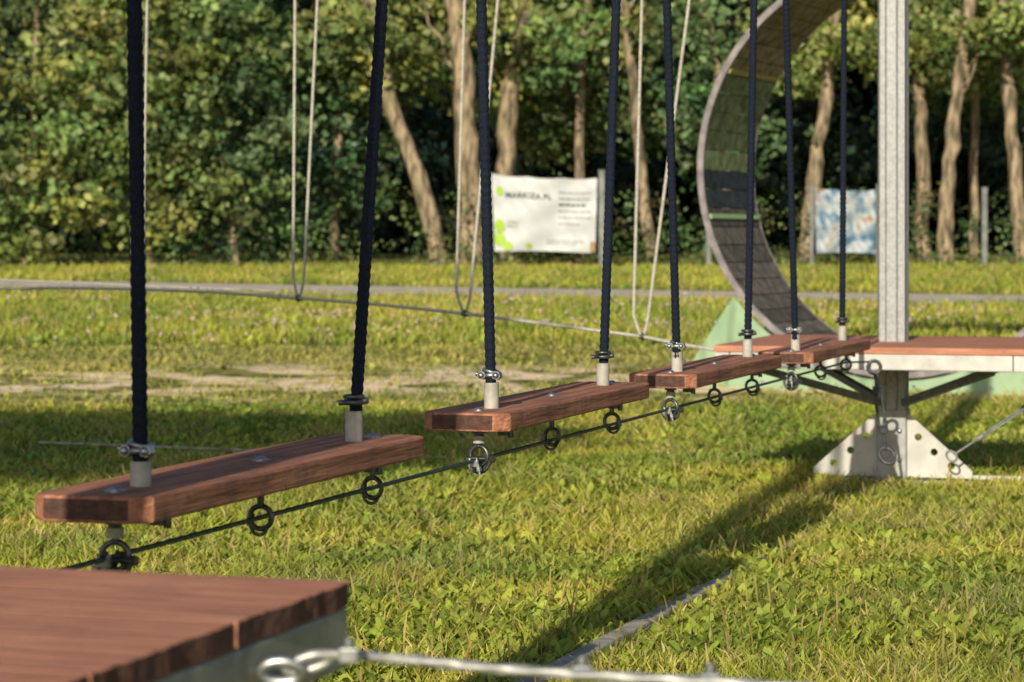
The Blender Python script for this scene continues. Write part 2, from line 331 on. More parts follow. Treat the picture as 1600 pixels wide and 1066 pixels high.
tree('leafy_tree','bushy tree with foliage down to the ground at the far left edge of the wood','tree',42.6,[(40,418),(50,200),(60,0)],.06,9,[(0,-.5,2.6,1.6,1.1,2.2,84),(0,.3,6,2,1.5,2.2,40)],70,.15,OL,G1)
tree('leafy_tree','broad pale olive tree behind the leftmost black rope','tree',43.2,[(235,418),(225,200),(240,0)],.06,9,[(0,-.5,3.1,1.5,1.1,2.2,90),(0,.3,6,2,1.5,2.2,40)],70,.15,OL,G1)
tree('leafy_tree','full olive tree between the leftmost black rope and the first white rope loop','tree',43.8,[(370,418),(345,200),(330,0)],.06,9,[(0,-.4,3.3,1.3,1.1,2.1,70),(0,.3,6,2,1.5,2.2,40)],70,.15,MG,G1)
tree('leafy_tree','darker bushy tree behind the second black rope from the left','tree',46,[(520,416),(530,200),(500,0)],.1,9,[(0,-.4,2.9,1.2,1,2.0,46),(0,.3,6.3,2,1.5,2.0,40)],64,.15,DG,G1)
tree('leaning_tree','tree with bare trunk leaning left, just left of the white text banner','tree',44,[(690,430),(660,300),(615,170),(585,40)],.17,9,[(-1.1,1.0,4.8,1.3,.8,1.3,38),(-1.3,-.3,4.6,.7,.4,.6,13),(-.5,1,7.4,1.6,1,1.4,25)],62,.15,OL,G1)
tree('thick_tree','thickest bare trunk touching the left edge of the white text banner','tree',44.4,[(737,428),(733,250),(722,100),(712,0)],.24,9.5,[(.1,1.8,4.8,1.8,.8,1.6,42),(.6,-.3,4.9,.4,.3,.35,7),(0,1.4,7.6,1.8,1,1.5,25)],62,.15,YG,G1)
tree('leafy_tree','upright brown trunk rising right behind the white text banner','tree',45.6,[(795,424),(790,270),(798,120),(822,0)],.20,9.5,[(.5,1.8,4.4,1.2,.8,1.5,36),(.8,-.4,4.4,.4,.3,.6,9),(.2,1.4,7.4,1.8,1,1.5,25)],62,.15,MG,G1)
tree('slender_tree','slender trunk above the right end of the white text banner','tree',46.5,[(903,420),(905,270),(908,120),(918,0)],.11,9.5,[(0,1.8,3.9,1.3,.8,1.6,40),(.7,-.4,4.7,.5,.3,.5,10),(.2,1.4,7.0,1.8,1,1.5,25)],62,.15,OL,G1)
tree('slender_tree','thin trunk between the white text banner and the big ring','tree',45.5,[(1018,420),(1005,290),(990,140),(975,0)],.12,9.5,[(.2,1.8,4.1,1.3,.8,1.6,44),(.4,-.4,4.8,.7,.3,.4,12),(.2,1.4,7.0,1.8,1,1.5,25)],62,.15,MG,G1)
tree('leafy_tree','tree mostly hidden behind the left side of the big ring','tree',45,[(1130,420),(1140,250),(1120,100),(1100,0)],.1,9.5,[(0,.2,3.4,.9,1,1.7,30),(.2,.4,6.6,1.8,1.5,1.8,30)],62,.15,DG,G1)
tree('leafy_tree','tree with trunk leaning right, seen inside the big ring','tree',45.5,[(1258,422),(1270,280),(1290,150),(1310,0)],.15,9.5,[(.2,1.6,4.7,1.4,.8,1.1,34),(.5,-.5,4.6,.6,.3,.4,10),(.2,1.4,7.0,1.8,1,1.5,25)],62,.15,YG,G1)
tree('leafy_tree','straight trunk close to the right side of the galvanised mast','tree',46,[(1440,412),(1442,280),(1438,150),(1432,0)],.14,9.5,[(.2,1.5,4.6,1.4,.8,1.1,32),(0,-.5,4.8,.6,.3,.4,11),(.2,1.4,7.0,1.8,1,1.5,25)],62,.15,OL,G1)
tree('leaning_tree','brown trunk leaning right, midway between the mast and the right edge','tree',44,[(1474,405),(1480,300),(1492,180),(1512,40)],.15,9.5,[(.5,1.7,4.8,1.4,.8,1.1,32),(1.0,-.4,4.6,.5,.3,.4,10),(.2,1.4,7.0,1.8,1,1.5,25)],62,.15,OL,G1)
tree('slender_tree','slender trunk directly left of the lone grey post at the right','tree',47,[(1523,410),(1520,280),(1524,150),(1530,0)],.10,9.5,[(.2,1.4,4.4,1.4,.8,1.2,34),(.2,1.4,7.0,1.8,1,1.5,25)],62,.15,MG,G1)
tree('leafy_tree','trunk cut by the right edge of the photograph','tree',44.6,[(1594,405),(1590,300),(1575,150),(1568,0)],.15,9.5,[(0,1.5,4.7,1.4,.8,1.1,34),(-.2,-.4,4.8,.6,.3,.4,10),(.2,1.4,7.0,1.8,1,1.5,25)],62,.15,YG,G1)
def cloud(name,label,n,xr,yr,zf,size,cols,cat,ncl=None,sg=.4):
    ncl=ncl or n//60; c=np.stack([rng.uniform(*xr,ncl),rng.uniform(*yr,ncl),rng.uniform(0,1,ncl)],-1); c[:,2]=zf(c[:,0],c[:,1],c[:,2])
    ci=rng.integers(0,ncl,n); P=c[ci]+rng.normal(size=(n,3))*np.array([sg,sg,sg*.7])
    ct=np.array(cols)[rng.integers(0,len(cols),ncl)]*rng.uniform(.5,1.5,ncl)[:,None]
    t=ct[ci]*(.7+.6*rng.random(n))[:,None]
    v,f,t=diamonds(P,size*rng.uniform(.6,1.3,n),t,aspect=.7)
    return tag(npobj(name,v,f,t,M['leaf']),label,cat,kind='stuff')
cloud('inner_foliage','foliage filling the depth of the wood, tinted dark for crown shade',24000,(-16,16),(50,58),lambda x,y,z:1.0+z*8.7,.24,[(.018,.045,.030),(.035,.06,.034),(.012,.032,.028),(.05,.085,.045)],'foliage',ncl=420,sg=.4)  # leaf tints darkened to carry the shade of the crowns
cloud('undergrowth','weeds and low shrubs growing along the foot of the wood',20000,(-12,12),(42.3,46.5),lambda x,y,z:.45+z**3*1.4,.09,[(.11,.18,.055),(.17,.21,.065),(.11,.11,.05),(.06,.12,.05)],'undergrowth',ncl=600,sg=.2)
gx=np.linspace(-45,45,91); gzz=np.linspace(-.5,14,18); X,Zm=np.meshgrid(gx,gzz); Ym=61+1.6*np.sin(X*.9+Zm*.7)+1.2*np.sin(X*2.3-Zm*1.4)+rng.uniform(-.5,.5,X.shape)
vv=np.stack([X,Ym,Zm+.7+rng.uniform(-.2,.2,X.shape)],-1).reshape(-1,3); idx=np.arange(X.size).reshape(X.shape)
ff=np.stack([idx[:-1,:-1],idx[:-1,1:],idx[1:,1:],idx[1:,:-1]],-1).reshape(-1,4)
tag(npobj('deep_wood_shade',vv,ff,1.0,M['mass']),'near-black sheet behind all the trunks, coloured as the shade in the wood','wood',kind='stuff')
# added tree outside the frame, crown shaped to shade the lawn at left
bx,by=-5.35,.8
sh=thing('leafy_tree',(bx,by,0),'unseen tree added left of the planks to shade the lawn','tree')
mb=MB()
mb.tube([(bx,by,-.1),(bx+.05,by,1.5),(bx,by+.05,3.4),(bx+.1,by,5.2)],[.1,.08,.07,.03],10)
for a in range(7):
    an=a*.9; mb.tube([(bx,by,3.6+a*.15),(bx+math.cos(an)*.7,by+math.sin(an)*.4,4.2+a*.12),(bx+math.cos(an)*1.3,by+math.sin(an)*.7,4.5+a*.1)],[.035,.025,.01],6)
mb.build('trunk',M['bark'],sh)
d=rng.normal(size=(520,3)); d/=np.linalg.norm(d,axis=1)[:,None]; cc=np.array([bx,by,4.8])+d*(rng.random(520)**.4)[:,None]*np.array([2.6,1.1,.5])
crown_leaves(sh,cc,130,.17,.14,OL)

# ---------------- banners
Yb=42.0
def banner(name,label,corners,grp,matn):
    c=[at(px,py,Yb) for px,py in corners]
    mid=(c[2]+c[3])/2; root=thing(name,(mid.x,Yb,gz(mid.x,Yb)),label,'banner',grp)
    def S(s,t,off=0):
        p=c[0].lerp(c[1],s).lerp(c[3].lerp(c[2],s),t)
        sag=-.022*abs(math.sin(math.pi*s*3))*(1-t)**2-.03*math.sin(math.pi*s)*(1-t)+.02*math.sin(math.pi*s)*t*t
        dy=.045*math.sin(8*s+4*t)*math.sin(math.pi*s)+.018*math.sin(22*s-11*t)+.012*math.sin(17*t+9*s)
        return Vector((p.x,p.y+dy-off,p.z+sag))
    mb=MB(); nu,nv=48,30; vs=[S(i/nu,j/nv) for j in range(nv+1) for i in range(nu+1)]
    mb.add(vs,[(j*(nu+1)+i,j*(nu+1)+i+1,(j+1)*(nu+1)+i+1,(j+1)*(nu+1)+i) for j in range(nv) for i in range(nu)],sm=True)
    mb.build('banner_sheet',M[matn],root)
    return root,S,c
root,S,c=banner('banner','white vinyl banner reading MARKIZA.PL in front of the tree trunks',[(768,271),(933,278),(930,396),(773,393)],None,'banner')
w=165/F*Yb; h=120/F*Yb
def put(mesh,s0,t0,name,m):
    v,f=mesh; mb=MB(); mb.add([S(s0+q.x/w,t0-q.y/h,.018) for q in v],f); return mb.build(name,M[m],root)
put(text_mesh('MARKIZA.PL',.130,.0025),.125,.285,'lettering','ink')
def row(x,t,L,hh,m,name):
    mb=MB(); x0=x*w; e=x0+L*w; xx=x0
    while xx<e:
        l=min(random.uniform(.03,.11),e-xx)
        if l<.015: break
        mb.add([S(xx/w,t,.018),S((xx+l)/w,t,.018),S((xx+l)/w,t-hh/h,.018),S(xx/w,t-hh/h,.018)],[(0,1,2,3)]); xx+=l+.018
    mb.build(name,M[m],root)
for k,(L,hh,dk) in enumerate([(.32,.022,0),(.31,.022,0),(.26,.030,1),(.31,.022,0),(.32,.022,0),(.2,.022,0)]): row(.635,.2+k*.085,L,hh,'ink' if dk else 'inkg','small_lettering')
for (x,t,L) in [(.13,.62,.12),(.13,.67,.1),(.52,.86,.36),(.52,.9,.3)]: row(x,t,L,.018,'inkg','small_lettering')
def blob(r,n=20,drop=False):
    v=[]
    for i in range(n):
        a=2*math.pi*i/n; rr=r*(1+.45*max(0,math.sin(a))**4) if drop else r
        v.append(Vector((math.cos(a)*rr,math.sin(a)*rr,0)))
    return v
for (s,t,r,dr) in [(.07,.22,.065,True),(.06,.68,.09,True),(.05,.84,.11,False),(.13,.93,.08,False),(.34,.93,.05,False)]:
    mb=MB(); v=blob(r,drop=dr); mb.add([S(max(0.004,s+q.x/w),min(.985,t-q.y/h),.018+.002*(t>.7)+.002*(t>.9)) for q in v],[tuple(range(len(v)))])
    mb.build('lime_logo' if t<.3 else 'lime_print',M['lime'],root)
mb=MB(); p=at(926,386,Yb-.08); mb.box(p,(.08,.02,.17)); mb.build('wooden_panel',M['orange'],root)
def post(px,ytop,lab,parent=None,w_=.1,Y=Yb,grp=None):
    t=at(px,ytop,Y); z0=gz(t.x,Y)
    mb=MB(); mb.box((t.x,Y,(t.z+z0-.2)/2),(w_,w_,t.z-z0+.2)); mb.box((t.x,Y,t.z+.012),(w_*1.25,w_*1.25,.02))
    if parent: return mb.build('post',M['post'],parent,bevel=.006)
    o=mb.build('fence_post',M['post'],None,bevel=.006); return tag(o,lab,'post',grp)
post(940,268,None,root,.10); post(766,272,None,root,.05)
root2,S2,c2=banner('poster_panel','blue and white printed poster seen inside the big ring, left of the mast',[(1273,292),(1368,296),(1368,397),(1276,396)],None,'blue')
post(1268,290,None,root2,.06); post(1372,290,None,root2,.06)
post(1538,295,'lone grey post on the grass near the right edge',None,.09)
post(1107,330,'short grey post just left of the big ring',None,.08)

# ---------------- big ring
ca=math.radians(25); A=Vector((math.sin(ca),math.cos(ca),0)); E=Vector((math.cos(ca),-math.sin(ca),0))
C1=Vector(((1400-800)/F*16.3,16.3,1.475)); R=1.35; WD=1.0
ring=thing('ring_obstacle',(C1.x,C1.y,0),'giant upright ring of dark boards on a pale green base behind the mast','obstacle')
def RP(a,r,w): return C1+E*(math.cos(a)*r)+W*(math.sin(a)*r)+A*w
mb=MB(); NB=64
for i in range(NB):
    a0=2*math.pi*i/NB; a1=2*math.pi*(i+.94)/NB; am=(a0+a1)/2
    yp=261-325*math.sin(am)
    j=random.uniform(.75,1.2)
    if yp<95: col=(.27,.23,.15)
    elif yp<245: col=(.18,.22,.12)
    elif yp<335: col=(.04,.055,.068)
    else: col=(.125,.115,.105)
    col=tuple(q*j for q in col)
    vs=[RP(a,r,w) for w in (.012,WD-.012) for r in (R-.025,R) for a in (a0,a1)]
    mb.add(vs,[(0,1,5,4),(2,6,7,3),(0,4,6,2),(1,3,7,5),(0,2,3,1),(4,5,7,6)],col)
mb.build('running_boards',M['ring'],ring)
for w_ in (0,WD):
    mb=MB(); n=120; vs=[]
    for i in range(n):
        a=2*math.pi*i/n
        for (r,dw) in ((R-.028,-.012),(R+.014,-.012),(R+.014,.010),(R-.028,.010)): vs.append(RP(a,r,w_+dw))
    mb.add(vs,[(i*4+k,i*4+(k+1)%4,((i+1)%n)*4+(k+1)%4,((i+1)%n)*4+k) for i in range(n) for k in range(4)])
    mb.build('rim',M['rim'],ring)
for yp,col in ((100,(.34,.32,.09)),(338,(.28,.45,.22))):
    a=math.pi-math.asin((261-yp)/325); mb=MB()
    vs=[RP(a+d,r,w_) for w_ in (.02,WD-.02) for r in (R-.04,R-.0255) for d in (-.012,.012)]
    mb.add(vs,[(0,1,5,4),(2,6,7,3),(0,4,6,2),(1,3,7,5),(0,2,3,1),(4,5,7,6)],col)
    mb.build('grip_strip',mat('strip_%d'%yp,col,rough=.6),ring)
for w_ in (-.05,WD+.02):
    zc=-C1.z; pts=[(-1.50,zc+.02),(-1.12,-.88)]
    for i in range(0,25):
        a=math.pi+.66+(math.pi-1.32)*i/24; pts.append((math.cos(a)*(R+.03),math.sin(a)*(R+.03)))
    pts+=[(1.12,-.88),(1.50,zc+.02)]
    mb=MB(); up=pts[1:-1]; n=len(up)
    lo=[(-1.50+3.0*i/(n-1),zc+.02) for i in range(n)]
    fr=[C1+E*p[0]+W*p[1]+A*w_ for p in up]+[C1+E*p[0]+W*p[1]+A*w_ for p in lo]
    bk=[q+A*.025 for q in fr]; m=2*n
    fs=[(i,i+1,n+i+1,n+i) for i in range(n-1)]+[(m+i,m+n+i,m+n+i+1,m+i+1) for i in range(n-1)]
    fs+=[(i,m+i,m+i+1,i+1) for i in range(n-1)]+[(n+i,n+i+1,m+n+i+1,m+n+i) for i in range(n-1)]+[(0,n,m+n,m),(n-1,m+n-1,m+2*n-1,2*n-1)]
    mb.add(fr+bk,fs); pn=mb.build('side_panel',M['green'],ring)
    if w_<0:
        for i in range(12):
            mb=MB(); mb.dome(C1+E*(-1.4+.255*i)+W*(zc+.07)+A*(w_-.001),-A,.012,.008,8); mb.build('bolt',M['smetal'],pn)
        for k in range(4):
            mb=MB(); mb.dome(C1+E*(-1.42+.1*k)+W*(zc+.2+.13*k)+A*(w_-.001),-A,.012,.008,8); mb.build('bolt',M['smetal'],pn)
for sx in (-1,1):
    mb=MB(); mb.box(C1+E*(sx*1.45)+A*(WD/2)+W*(-C1.z+.04),(.06,WD-.06,.06),(E,A,W)); mb.build('base_crossbar',M['brace'],ring)

# ---------------- towers
def tower(label,cx_,cy_,zt,half,H=3.3,frame='white',bw=.14):
    root=thing('platform_tower',(cx_,cy_,0),label,'platform'); c=Vector((cx_,cy_,0)); cd=c
    mb=MB(); n=int(2*half/bw); bw=2*half/n
    for i in range(n):
        u=-half+bw*(i+.5); k=random.uniform(.97,1.03); jx=random.uniform(-.001,.001); e=half+jx
        ns=6; outl=[]
        for q in range(ns+1): outl.append((e-random.uniform(0,.006),u-bw/2+.0004+(bw-.0008)*q/ns))
        for q in range(ns+1): outl.append((-e+random.uniform(0,.006),u+bw/2-.0004-(bw-.0008)*q/ns))
        mb.prism(outl,V,U,W,cd+W*(zt-.025+random.uniform(-.0002,.0002)),.025,(k,k,k))
    mb.build('deck',M['deck'],root,bevel=.0012)
    hi=half-.035
    for (ax,oth,s) in ((U,V,1),(U,V,-1),(V,U,1),(V,U,-1)):
        mb=MB(); L=2*hi if ax is U else 2*hi-.065
        mb.box(cd+oth*(s*hi)+W*(zt-.0265-.031),(L+(.06 if ax is U else 0),.06,.062),(ax,oth,W))
        mb.build('frame_rail',M[frame],root,bevel=.004)
    mb=MB(); s=.112
    prof=[(-s/2,-s/2),(-s/2+.03,-s/2),(-s/2+.036,-s/2+.008),(s/2-.036,-s/2+.008),(s/2-.03,-s/2),(s/2,-s/2),(s/2,-s/2+.03),(s/2-.008,-s/2+.036),(s/2-.008,s/2-.036),(s/2,s/2-.03),(s/2,s/2),(s/2-.03,s/2),(s/2-.036,s/2-.008),(-s/2+.036,s/2-.008),(-s/2+.03,s/2),(-s/2,s/2),(-s/2,s/2-.03),(-s/2+.008,s/2-.036),(-s/2+.008,-s/2+.036),(-s/2,-s/2+.03)]
    mb.prism(prof,V,U,W,c+W*.02,H); mb.build('mast',M['galv'],root,bevel=.003)
    for sv in (-1,1):
        for su in (-1,1):
            mb=MB(); p0=c+V*(sv*.05)+U*(su*.05)+W*(zt-.25); p1=cd+V*(sv*(half-.16))+U*(su*(half-.12))+W*(zt-.095)
            d=(p1-p0); L=d.length; d.normalize(); y=W.cross(d).normalized(); z=d.cross(y)
            mb.box((p0+p1)/2,(L,.03,.03),(d,y,z)); mb.build('brace',M['brace'],root,bevel=.003)
    hole=lambda x,y,r:[(x+r*math.cos(-2*math.pi*i/14),y+r*math.sin(-2*math.pi*i/14)) for i in range(14)]
    g=curve_mesh([[(.0,0),(.265,0),(.265,.03),(.012,.255),(0,.255)],hole(.045,.165,.015),hole(.11,.105,.015),hole(.18,.05,.015)],.005)
    for sg in (1,-1):
        mb=MB(); mb.add([c+V*(sg*(.062+q.x))+W*(.03+q.y)+U*(q.z-.03) for q in g[0]],g[1]); mb.build('gusset_plate',M['white'],root)
    mb=MB(); mb.box(c+W*.012,(.66,.14,.012),(V,U,W)); mb.build('base_plate',M['white'],root,bevel=.003)
    mb=MB(); mb.prism([(-.061,-.061),(.061,-.061),(.061,.061),(-.061,.061)],V,U,W,c+W*.02,.285); mb.build('mast_socket',M['socket'],root,bevel=.004)
    for sv in (-.035,.035):
        for zz in (.1,.22):
            mb=MB(); mb.dome(c+V*sv-U*.0615+W*zz,-U,.012,.008,6); mb.build('socket_bolt',M['smetal'],root)
    return root
CF=Vector((1.572,10.42,0)); CN=Vector((-.895,2.215,0))
tower('far brown board platform around a galvanised mast with white gusset feet',CF.x,CF.y,.585,.62,H=3.7)
tower('near reddish brown board platform in the bottom left corner',CN.x,CN.y,.65,.585,frame='frame',H=3.7)

# ---------------- swing planks
ZT=[.644,.652,.648,.636]; Y0=[3.52,5.10,6.66,8.24]
ROPES=[((220,210),(553,597)),((768,752),(942,963)),((1058,1042),(1168,1178)),((1243,1228),(1316,1319))]
LB=['nearest brown swing plank, hung on the two leftmost black ropes','second brown swing plank from the near platform','third brown swing plank, left of the far platform','farthest brown swing plank, ending against the far platform']
def rope_pts(p0,p1,st): n=int((p1-p0).length/st); return [p0.lerp(p1,i/n) for i in range(n+1)]
for i in range(4):
    zt=ZT[i]; L=1.185; T=.038; hw=.0925
    o=Vector((cx(Y0[i]),Y0[i],0))-V*.01
    ctr=o+U*(L/2); root=thing('swing_plank',(ctr.x,ctr.y,zt-T),LB[i],'swing plank','planks hung in a row on black ropes')
    ch=.026; out=[]
    def seg(a,b,n,j):
        for q in range(n):
            f=q/n; out.append((a[0]+(b[0]-a[0])*f+random.uniform(-j,j)*.5,a[1]+(b[1]-a[1])*f+random.uniform(-j,j)))
    seg((-hw+ch,0),(hw-ch,0),9,.0022); seg((hw-ch,0),(hw,ch),2,.001); seg((hw,ch),(hw,L-ch),24,.0012); seg((hw,L-ch),(hw-ch,L),2,.001); seg((hw-ch,L),(-hw+ch,L),9,.0022); seg((-hw+ch,L),(-hw,L-ch),2,.001); seg((-hw,L-ch),(-hw,ch),24,.0012); seg((-hw,ch),(-hw+ch,0),2,.001)
    mb=MB(); mb.prism(out,V,U,W,o+W*(zt-T),T)
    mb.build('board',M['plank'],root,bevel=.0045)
    for k,(pb,pt) in enumerate(ROPES[i]):
        Yb0=Yof(pb); Yt=Yof(pt); ztop=1+HZ/F*Yt
        p0=Vector((cx(Yb0),Yb0,zt)); q=Vector((cx(Yt),Yt,ztop)); top=p0+(q-p0)*((3.02-zt)/(ztop-zt))
        d=(top-p0).normalized(); s0=p0+d*.025; sh_=.036 if (i==0 and k==0) else .053
        mb=MB(); mb.tube(rope_pts(s0,top,.0035),.0108,24,rf=lambda a,j:1+.14*math.sin(4*a+j*.0035*2*math.pi/.034)*math.sin(4*a-j*.0035*2*math.pi/.034))
        rp=mb.build('suspension_rope',M['rope'],root)
        mb=MB(); mb.tube([p0-W*.002,p0+W*sh_],.0155,18); mb.build('sleeve',M['sleeve'],root,bevel=.002)
        cp=p0+W*(sh_+.016); mb=MB()
        mb.torus(cp,W,.0170,.005,20,8)
        if k==0:
            mb.torus(cp+W*.008,(W+V*.25),.016,.004,20,8)
            for sgn in (-1,1):
                e=cp+V*(sgn*.016)-U*.015; mb.tube([e+U*.012,e-U*.006],.0095,6,sm=False); mb.dome(e-U*.006,-U,.007,.007)
            mb.tube([cp-V*.02-U*.01,cp-V*.03-U*.012+W*.003],.005,8)
        else:
            mb.torus(cp+W*.010,W,.016,.0038,20,8); mb.tube([cp+V*.012,cp+V*.026+W*.004],.006,8)
            mb.tube([cp-V*.012,cp-V*.028-W*.002],.005,8)
        mb.build('rope_clamp',M['smetal'] if k==0 else M['dmetal'],rp)
    for k,dy in enumerate((.07,.57,1.06)):
        Yk=Y0[i]+dy; b=Vector((cx(Yk),Yk,0)); rc=b+W*(zt-.092)
        mb=MB(); Rr=.0200 if k==0 else .0185; tw=random.uniform(-.3,.3)
        mb.torus(rc,U+V*tw,Rr,.0045,24,8,sy=1.0)
        mb.tube([b+W*(zt-T-.002),rc+W*(Rr-.001)],.0058,10)
        mb.tube([b+W*(zt-T-.001),b+W*(zt-T-.008)],.016,6,sm=False)
        mb.tube([b+W*(zt-T-.008),b+W*(zt-T-.013)],.0105,6,sm=False)
        s_=random.choice((-1,1))
        mb.tube([rc+V*(.016*s_)+W*.006,rc+V*(.020*s_)-W*.012],.0060,6,sm=False)
        mb.torus(rc-W*.010+V*(.003*s_),U+V*(.35*s_),.015,.0032,18,8,a0=0,a1=math.pi,x=V*1.0,sy=1.3)
        if k==0:
            mb.torus(rc-W*.004,U,.024,.0042,18,8,a0=0,a1=math.pi,x=V,sy=1.25)
            mb.tube([rc+V*.029-W*.006,rc-V*.027-W*.006],.0044,8); mb.tube([rc+V*.024-W*.006,rc+V*.034-W*.006],.008,6,sm=False)
        eb=mb.build('eye_bolt',M['dmetal'],root)
        if k==0:
            mb=MB(); mb.tube([b+W*(zt-T-.0135),b+W*(zt-T-.028)],.0125,14); mb.build('spacer',M['sleeve'],eb)
        mb=MB(); mb.tube([b+W*(zt-.002),b+W*(zt+.0015)],.0165,18); mb.dome(b+W*(zt+.0015),W,.0105,.006); mb.build('bolt_head',M['smetal'],root)
    for dy in (.15,.985):
        Yk=Y0[i]+dy; b=Vector((cx(Yk),Yk,zt-T))+V*.03; mb=MB()
        mb.tube([b,b-W*.006],.018,6,sm=False); mb.tube([b-W*.006,b-W*.018],.011,10); mb.tube([b+V*.012-W*.005,b+V*.012-W*.022],.006,8); mb.tube([b-V*.012-W*.005,b-V*.012-W*.018],.005,8); mb.build('rope_end_nut',M['dmetal'],root)
pts=[Vector((cx(2.86),2.86,.55))]
for i in range(4):
    for dy in (.07,.57,1.06):
        Yk=Y0[i]+dy; pts.append(Vector((cx(Yk),Yk,.552)))
pts.append(Vector((cx(9.80),9.80,.53)))
cb=thing('safety_cable',pts[0],'thin dark steel cable threaded through the eye bolts under the planks','cable')
fine=[]
for a,b in zip(pts[:-1],pts[1:]):
    n=int((b-a).length/.006)
    for k in range(n): fine.append(a.lerp(b,k/n))
fine.append(pts[-1])
mb=MB(); mb.tube(fine,.0040,8,rf=lambda a,j:1+.14*math.cos(3*a+j*.9)); mb.build('wire',M['cable'],cb)
for i in range(4):
    for dd in (-.035,.02):
        Yk=Y0[i]+.07+dd; b=Vector((cx(Yk),Yk,.552)); mb=MB(); tl=V*random.uniform(-.4,.4)
        mb.box(b-W*.006,(.02,.012,.012),(V,U,W))
        for s in (-1,1):
            dn=(-W+tl).normalized()
            mb.tube([b+V*(s*.008)-dn*.006,b+V*(s*.008)+dn*.03],.003,8); mb.tube([b+V*(s*.008)+dn*.012,b+V*(s*.008)+dn*.021],.0062,6,sm=False)
        mb.torus(b+W*.006,U,.008,.003,10,6,a0=0,a1=math.pi,x=V)
        mb.build('cable_clamp',M['smetal'] if dd<0 else M['dmetal'],cb,bevel=.001)
mb=MB(); a=CN+W*3.3; b=CF+W*3.3; mb.tube([a.lerp(b,k/30)-W*(.28*math.sin(math.pi*k/30)) for k in range(31)],.007,8)
tag(mb.build('overhead_cable',M['cable']),'steel cable stretched high between the two masts','cable')

def turnbuckle(label,p,q,m='smetal',sc=1.0):
    p=Vector(p);q=Vector(q); root=thing('turnbuckle',q,label,'turnbuckle'); d=(q-p).normalized(); L=(q-p).length
    x=V; a=p+d*L*.25; b=p+d*L*.7
    for s,e in ((p+d*.02,a),(b,q-d*.02)):
        mb=MB(); mb.tube([s,e],.0065*sc,8); mb.build('threaded_rod',M[m],root)
    mb=MB()
    for s in (-1,1): mb.tube([a+x*(s*.012*sc),b+x*(s*.012*sc)],.0055*sc,8)
    mb.tube([a-d*.012,a+d*.012],.017*sc,10); mb.tube([b-d*.012,b+d*.012],.017*sc,10); mb.build('buckle_body',M[m],root)
    mb=MB(); mb.torus(p,(0,1,0),.022*sc,.0065*sc,18,8); mb.build('end_ring',M[m],root)
    mb=MB(); mb.torus(q,(.3,1,0),.024*sc,.0065*sc,18,8,sy=1.3); mb.build('end_ring',M[m],root)
    return root
turnbuckle('dark turnbuckle hanging from the front edge of the far platform to its foot',at(1366,574,9.70),at(1386,712,9.74),'tbm',1.1)
turnbuckle('slanting turnbuckle and rod right of the far platform foot',at(1640,612,10.05),at(1487,713,10.15),'brace',.75)
def beam(name,label,p,q,w_,h_,m,cat,collar=True):
    p=Vector(p);q=Vector(q); d=(q-p); L=d.length; d.normalize(); s=Vector((d.y,-d.x,0)); n=s.cross(d); mb=MB()
    mb.box((p+q)/2,(w_,L,h_),(s,d,n))
    if collar: mb.box((p+q)/2+d*L*.06,(w_*1.08,.012,h_*1.06),(s,d,n))
    return tag(mb.build(name,m,None,bevel=min(.008,h_*.3)),label,cat)
beam('ground_beam','long weathered grey beam lying in the grass under the planks',(BX-BS*3.0,5.86-3.0,.034),(BX+BS*3.97,9.83,-.018),.050,.034,M['beam'],'beam')
a=at(1445,751,10.5); beam('ground_bar','pale flat bar lying in the grass right of the far platform foot',(a.x,a.y,.02),(a.x+.9,10.25,.02),.03,.022,M['white'],'bar',False)
a=at(60,698,12.1); b=at(700,716,11.3); beam('ground_bar','thin pale bar lying across the shaded grass at the left',(a.x,a.y,.035),(b.x,b.y,.028),.010,.010,M['beam'],'bar',False)

# ---------------- white rope element behind
LP=[(208,230,452,12.2),(459,496,466,11.6),(714,778,490,11.0),(991,1077,526,10.5)]
LL=['white rope loop partly hidden behind the leftmost black rope','white rope loop between the two leftmost black ropes','white rope loop to the left of the white text banner','white rope loop right of the white text banner, before the big ring']
botx=[214,466,726,1004]
for (xl,xr,yb,Y),lab,bx_ in zip(LP,LL,botx):
    bot=at(bx_,yb,Y); root=thing('rope_loop',bot,lab,'rope','white rope loops hanging behind the planks')
    l1=at(xl-1,yb-34,Y); l0=at(xl+(2 if xl<600 else 12),0,Y); ltop=l1+(l0-l1)*((3.2-l1.z)/(l0.z-l1.z))
    r1=at(bx_+9,yb-34,Y); r0=at(xr,0,Y); rtop=r1+(r0-r1)*((3.2-r1.z)/(r0.z-r1.z))
    P=[ltop.lerp(l1,k/40) for k in range(41)]
    P+=[at(xl+(bx_-xl)*.35,yb-16,Y),at(xl+(bx_-xl)*.75,yb-3,Y),at(bx_,yb,Y),at(bx_+4,yb-8,Y),at(bx_+7,yb-20,Y)]
    P+=[r1.lerp(rtop,k/40) for k in range(41)]
    mb=MB(); mb.tube(P,.0068,10); mb.build('rope',M['wrope'],root)
    mb=MB(); mb.torus(bot,(1,0,0),.012,.006,12,8); mb.tube([bot+Vector((-.015,0,0)),bot+Vector((.02,0,-.003))],.011,8); mb.build('knot',M['dmetal'],root)
pts=[at(1160,553,10.25),at(1080,541,10.35),at(1003,526,10.5),at(860,507,10.75),at(725,490,11.0),at(590,476,11.3),at(466,466,11.6),at(340,457,11.9),at(215,452,12.2),at(100,450,12.5),at(0,451,12.8),at(-300,458,13.6)]
mb=MB(); mb.tube(pts,.0072,10); tag(mb.build('foot_rope',M['wrope']),'long white rope slanting across the view to the far platform, tied to the loops','rope')
pts=[at(205,446,13.2),at(100,441,13.6),at(0,437,14),at(-300,432,15)]
mb=MB(); mb.tube([at(430,455,12.6)]+pts,.0045,8); tag(mb.build('upper_foot_rope',M['wrope']),'thinner white rope just above the long one at the left edge','rope')

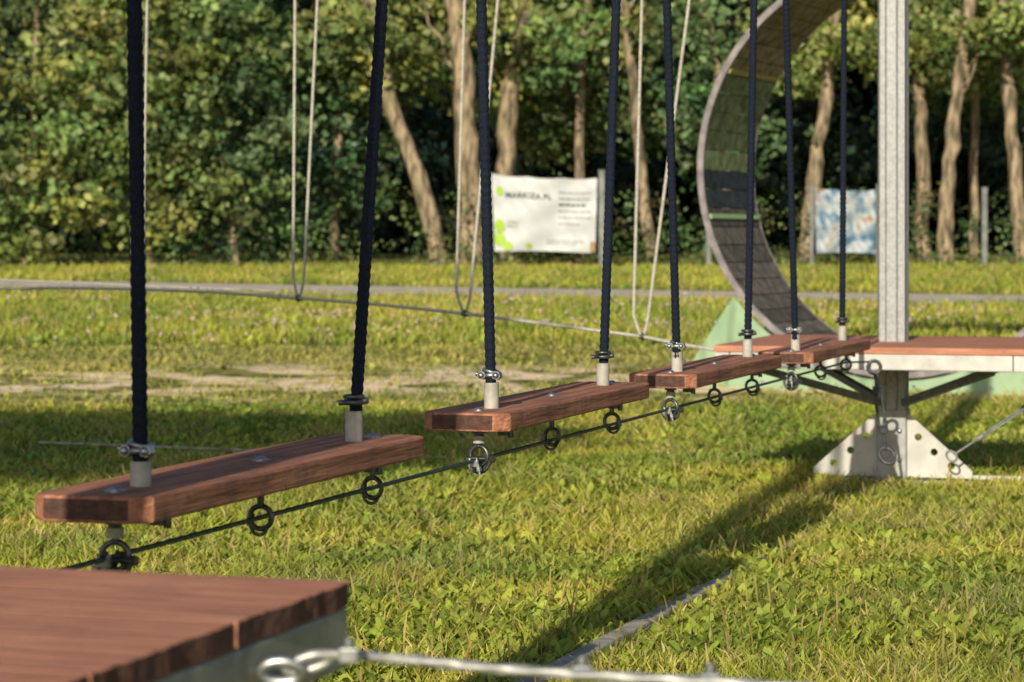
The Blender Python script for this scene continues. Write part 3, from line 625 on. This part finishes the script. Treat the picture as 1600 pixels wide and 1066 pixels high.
# ---------------- near guard cable, bottom
e0=at(405,1046,2.36)
gc=thing('guard_cable',e0,'blurred bright wire rope leading right from the near platform','cable')
mb=MB(); mb.torus(at(440,1050,2.33),Vector((0,1,.25)),.019,.007,24,10,x=(1,0,0),sy=.55); mb.tube([at(392,1044,2.4),at(422,1047,2.35)],.010,12); mb.build('eye_bolt',M['smetal'],gc)
mb=MB(); mb.torus(at(483,1036,2.33),Vector((0,1,.5)),.020,.0045,24,10,x=(1,0,.3),sy=.35); mb.build('thimble',M['wcable'],gc)
P=[at(512,1022,2.33),at(640,1031,2.3),at(760,1044,2.28),at(930,1056,2.25),at(1110,1066,2.22),at(1400,1085,2.17),at(1900,1115,2.1)]
fine=[]
for a,b in zip(P[:-1],P[1:]):
    n=max(2,int((b-a).length/.004)); fine+=[a.lerp(b,k/n) for k in range(n)]
mb=MB(); mb.tube(fine,.0047,12,rf=lambda a,j:1+.16*math.cos(3*a+j*.5)); mb.build('wire',M['wcable'],gc)
for px,py in ((545,1024),(910,1052),(1110,1064)):
    b=at(px,py,2.28); mb=MB(); mb.box(b,(.018,.011,.014)); mb.tube([b,b+W*.016],.004,8); mb.tube([b+W*.008,b+W*.014],.006,6,sm=False)
    mb.build('cable_clamp',M['smetal'],gc,bevel=.002)

# ---------------- light, world, camera
EL=math.radians(22); AZ=math.radians(14.1)
Ld=Vector((math.sin(AZ)*math.cos(EL),math.cos(AZ)*math.cos(EL),-math.sin(EL)))
sl=bpy.data.lights.new('sun','SUN'); sl.energy=5; sl.angle=math.radians(.5); sl.color=(1,.89,.68)
so=bpy.data.objects.new('sun',sl); C.objects.link(so); so.rotation_euler=Ld.to_track_quat('-Z','Y').to_euler(); so.location=(0,-5,10)
wd=bpy.data.worlds.new('World'); bpy.context.scene.world=wd; wd.use_nodes=True; N=wd.node_tree.nodes; bg=N['Background']
sky=N.new('ShaderNodeTexSky'); sky.sky_type='NISHITA'; sky.sun_disc=False; sky.sun_elevation=EL; sky.sun_rotation=math.pi+AZ
wd.node_tree.links.new(sky.outputs[0],bg.inputs[0]); bg.inputs[1].default_value=.09
cd=bpy.data.cameras.new('cam'); cam=bpy.data.objects.new('cam',cd); C.objects.link(cam); cam.location=(0,0,1); cam.rotation_euler=(math.pi/2,0,0)
cd.lens=36*F/1600; cd.shift_y=-(533-HZ)/1600; cd.clip_end=2000; cd.clip_start=.05
cd.dof.use_dof=True; cd.dof.focus_distance=5.4; cd.dof.aperture_fstop=8.5
sc=bpy.context.scene; sc.camera=cam
sc.view_settings.view_transform='Standard'; sc.view_settings.look='None'; sc.view_settings.exposure=0
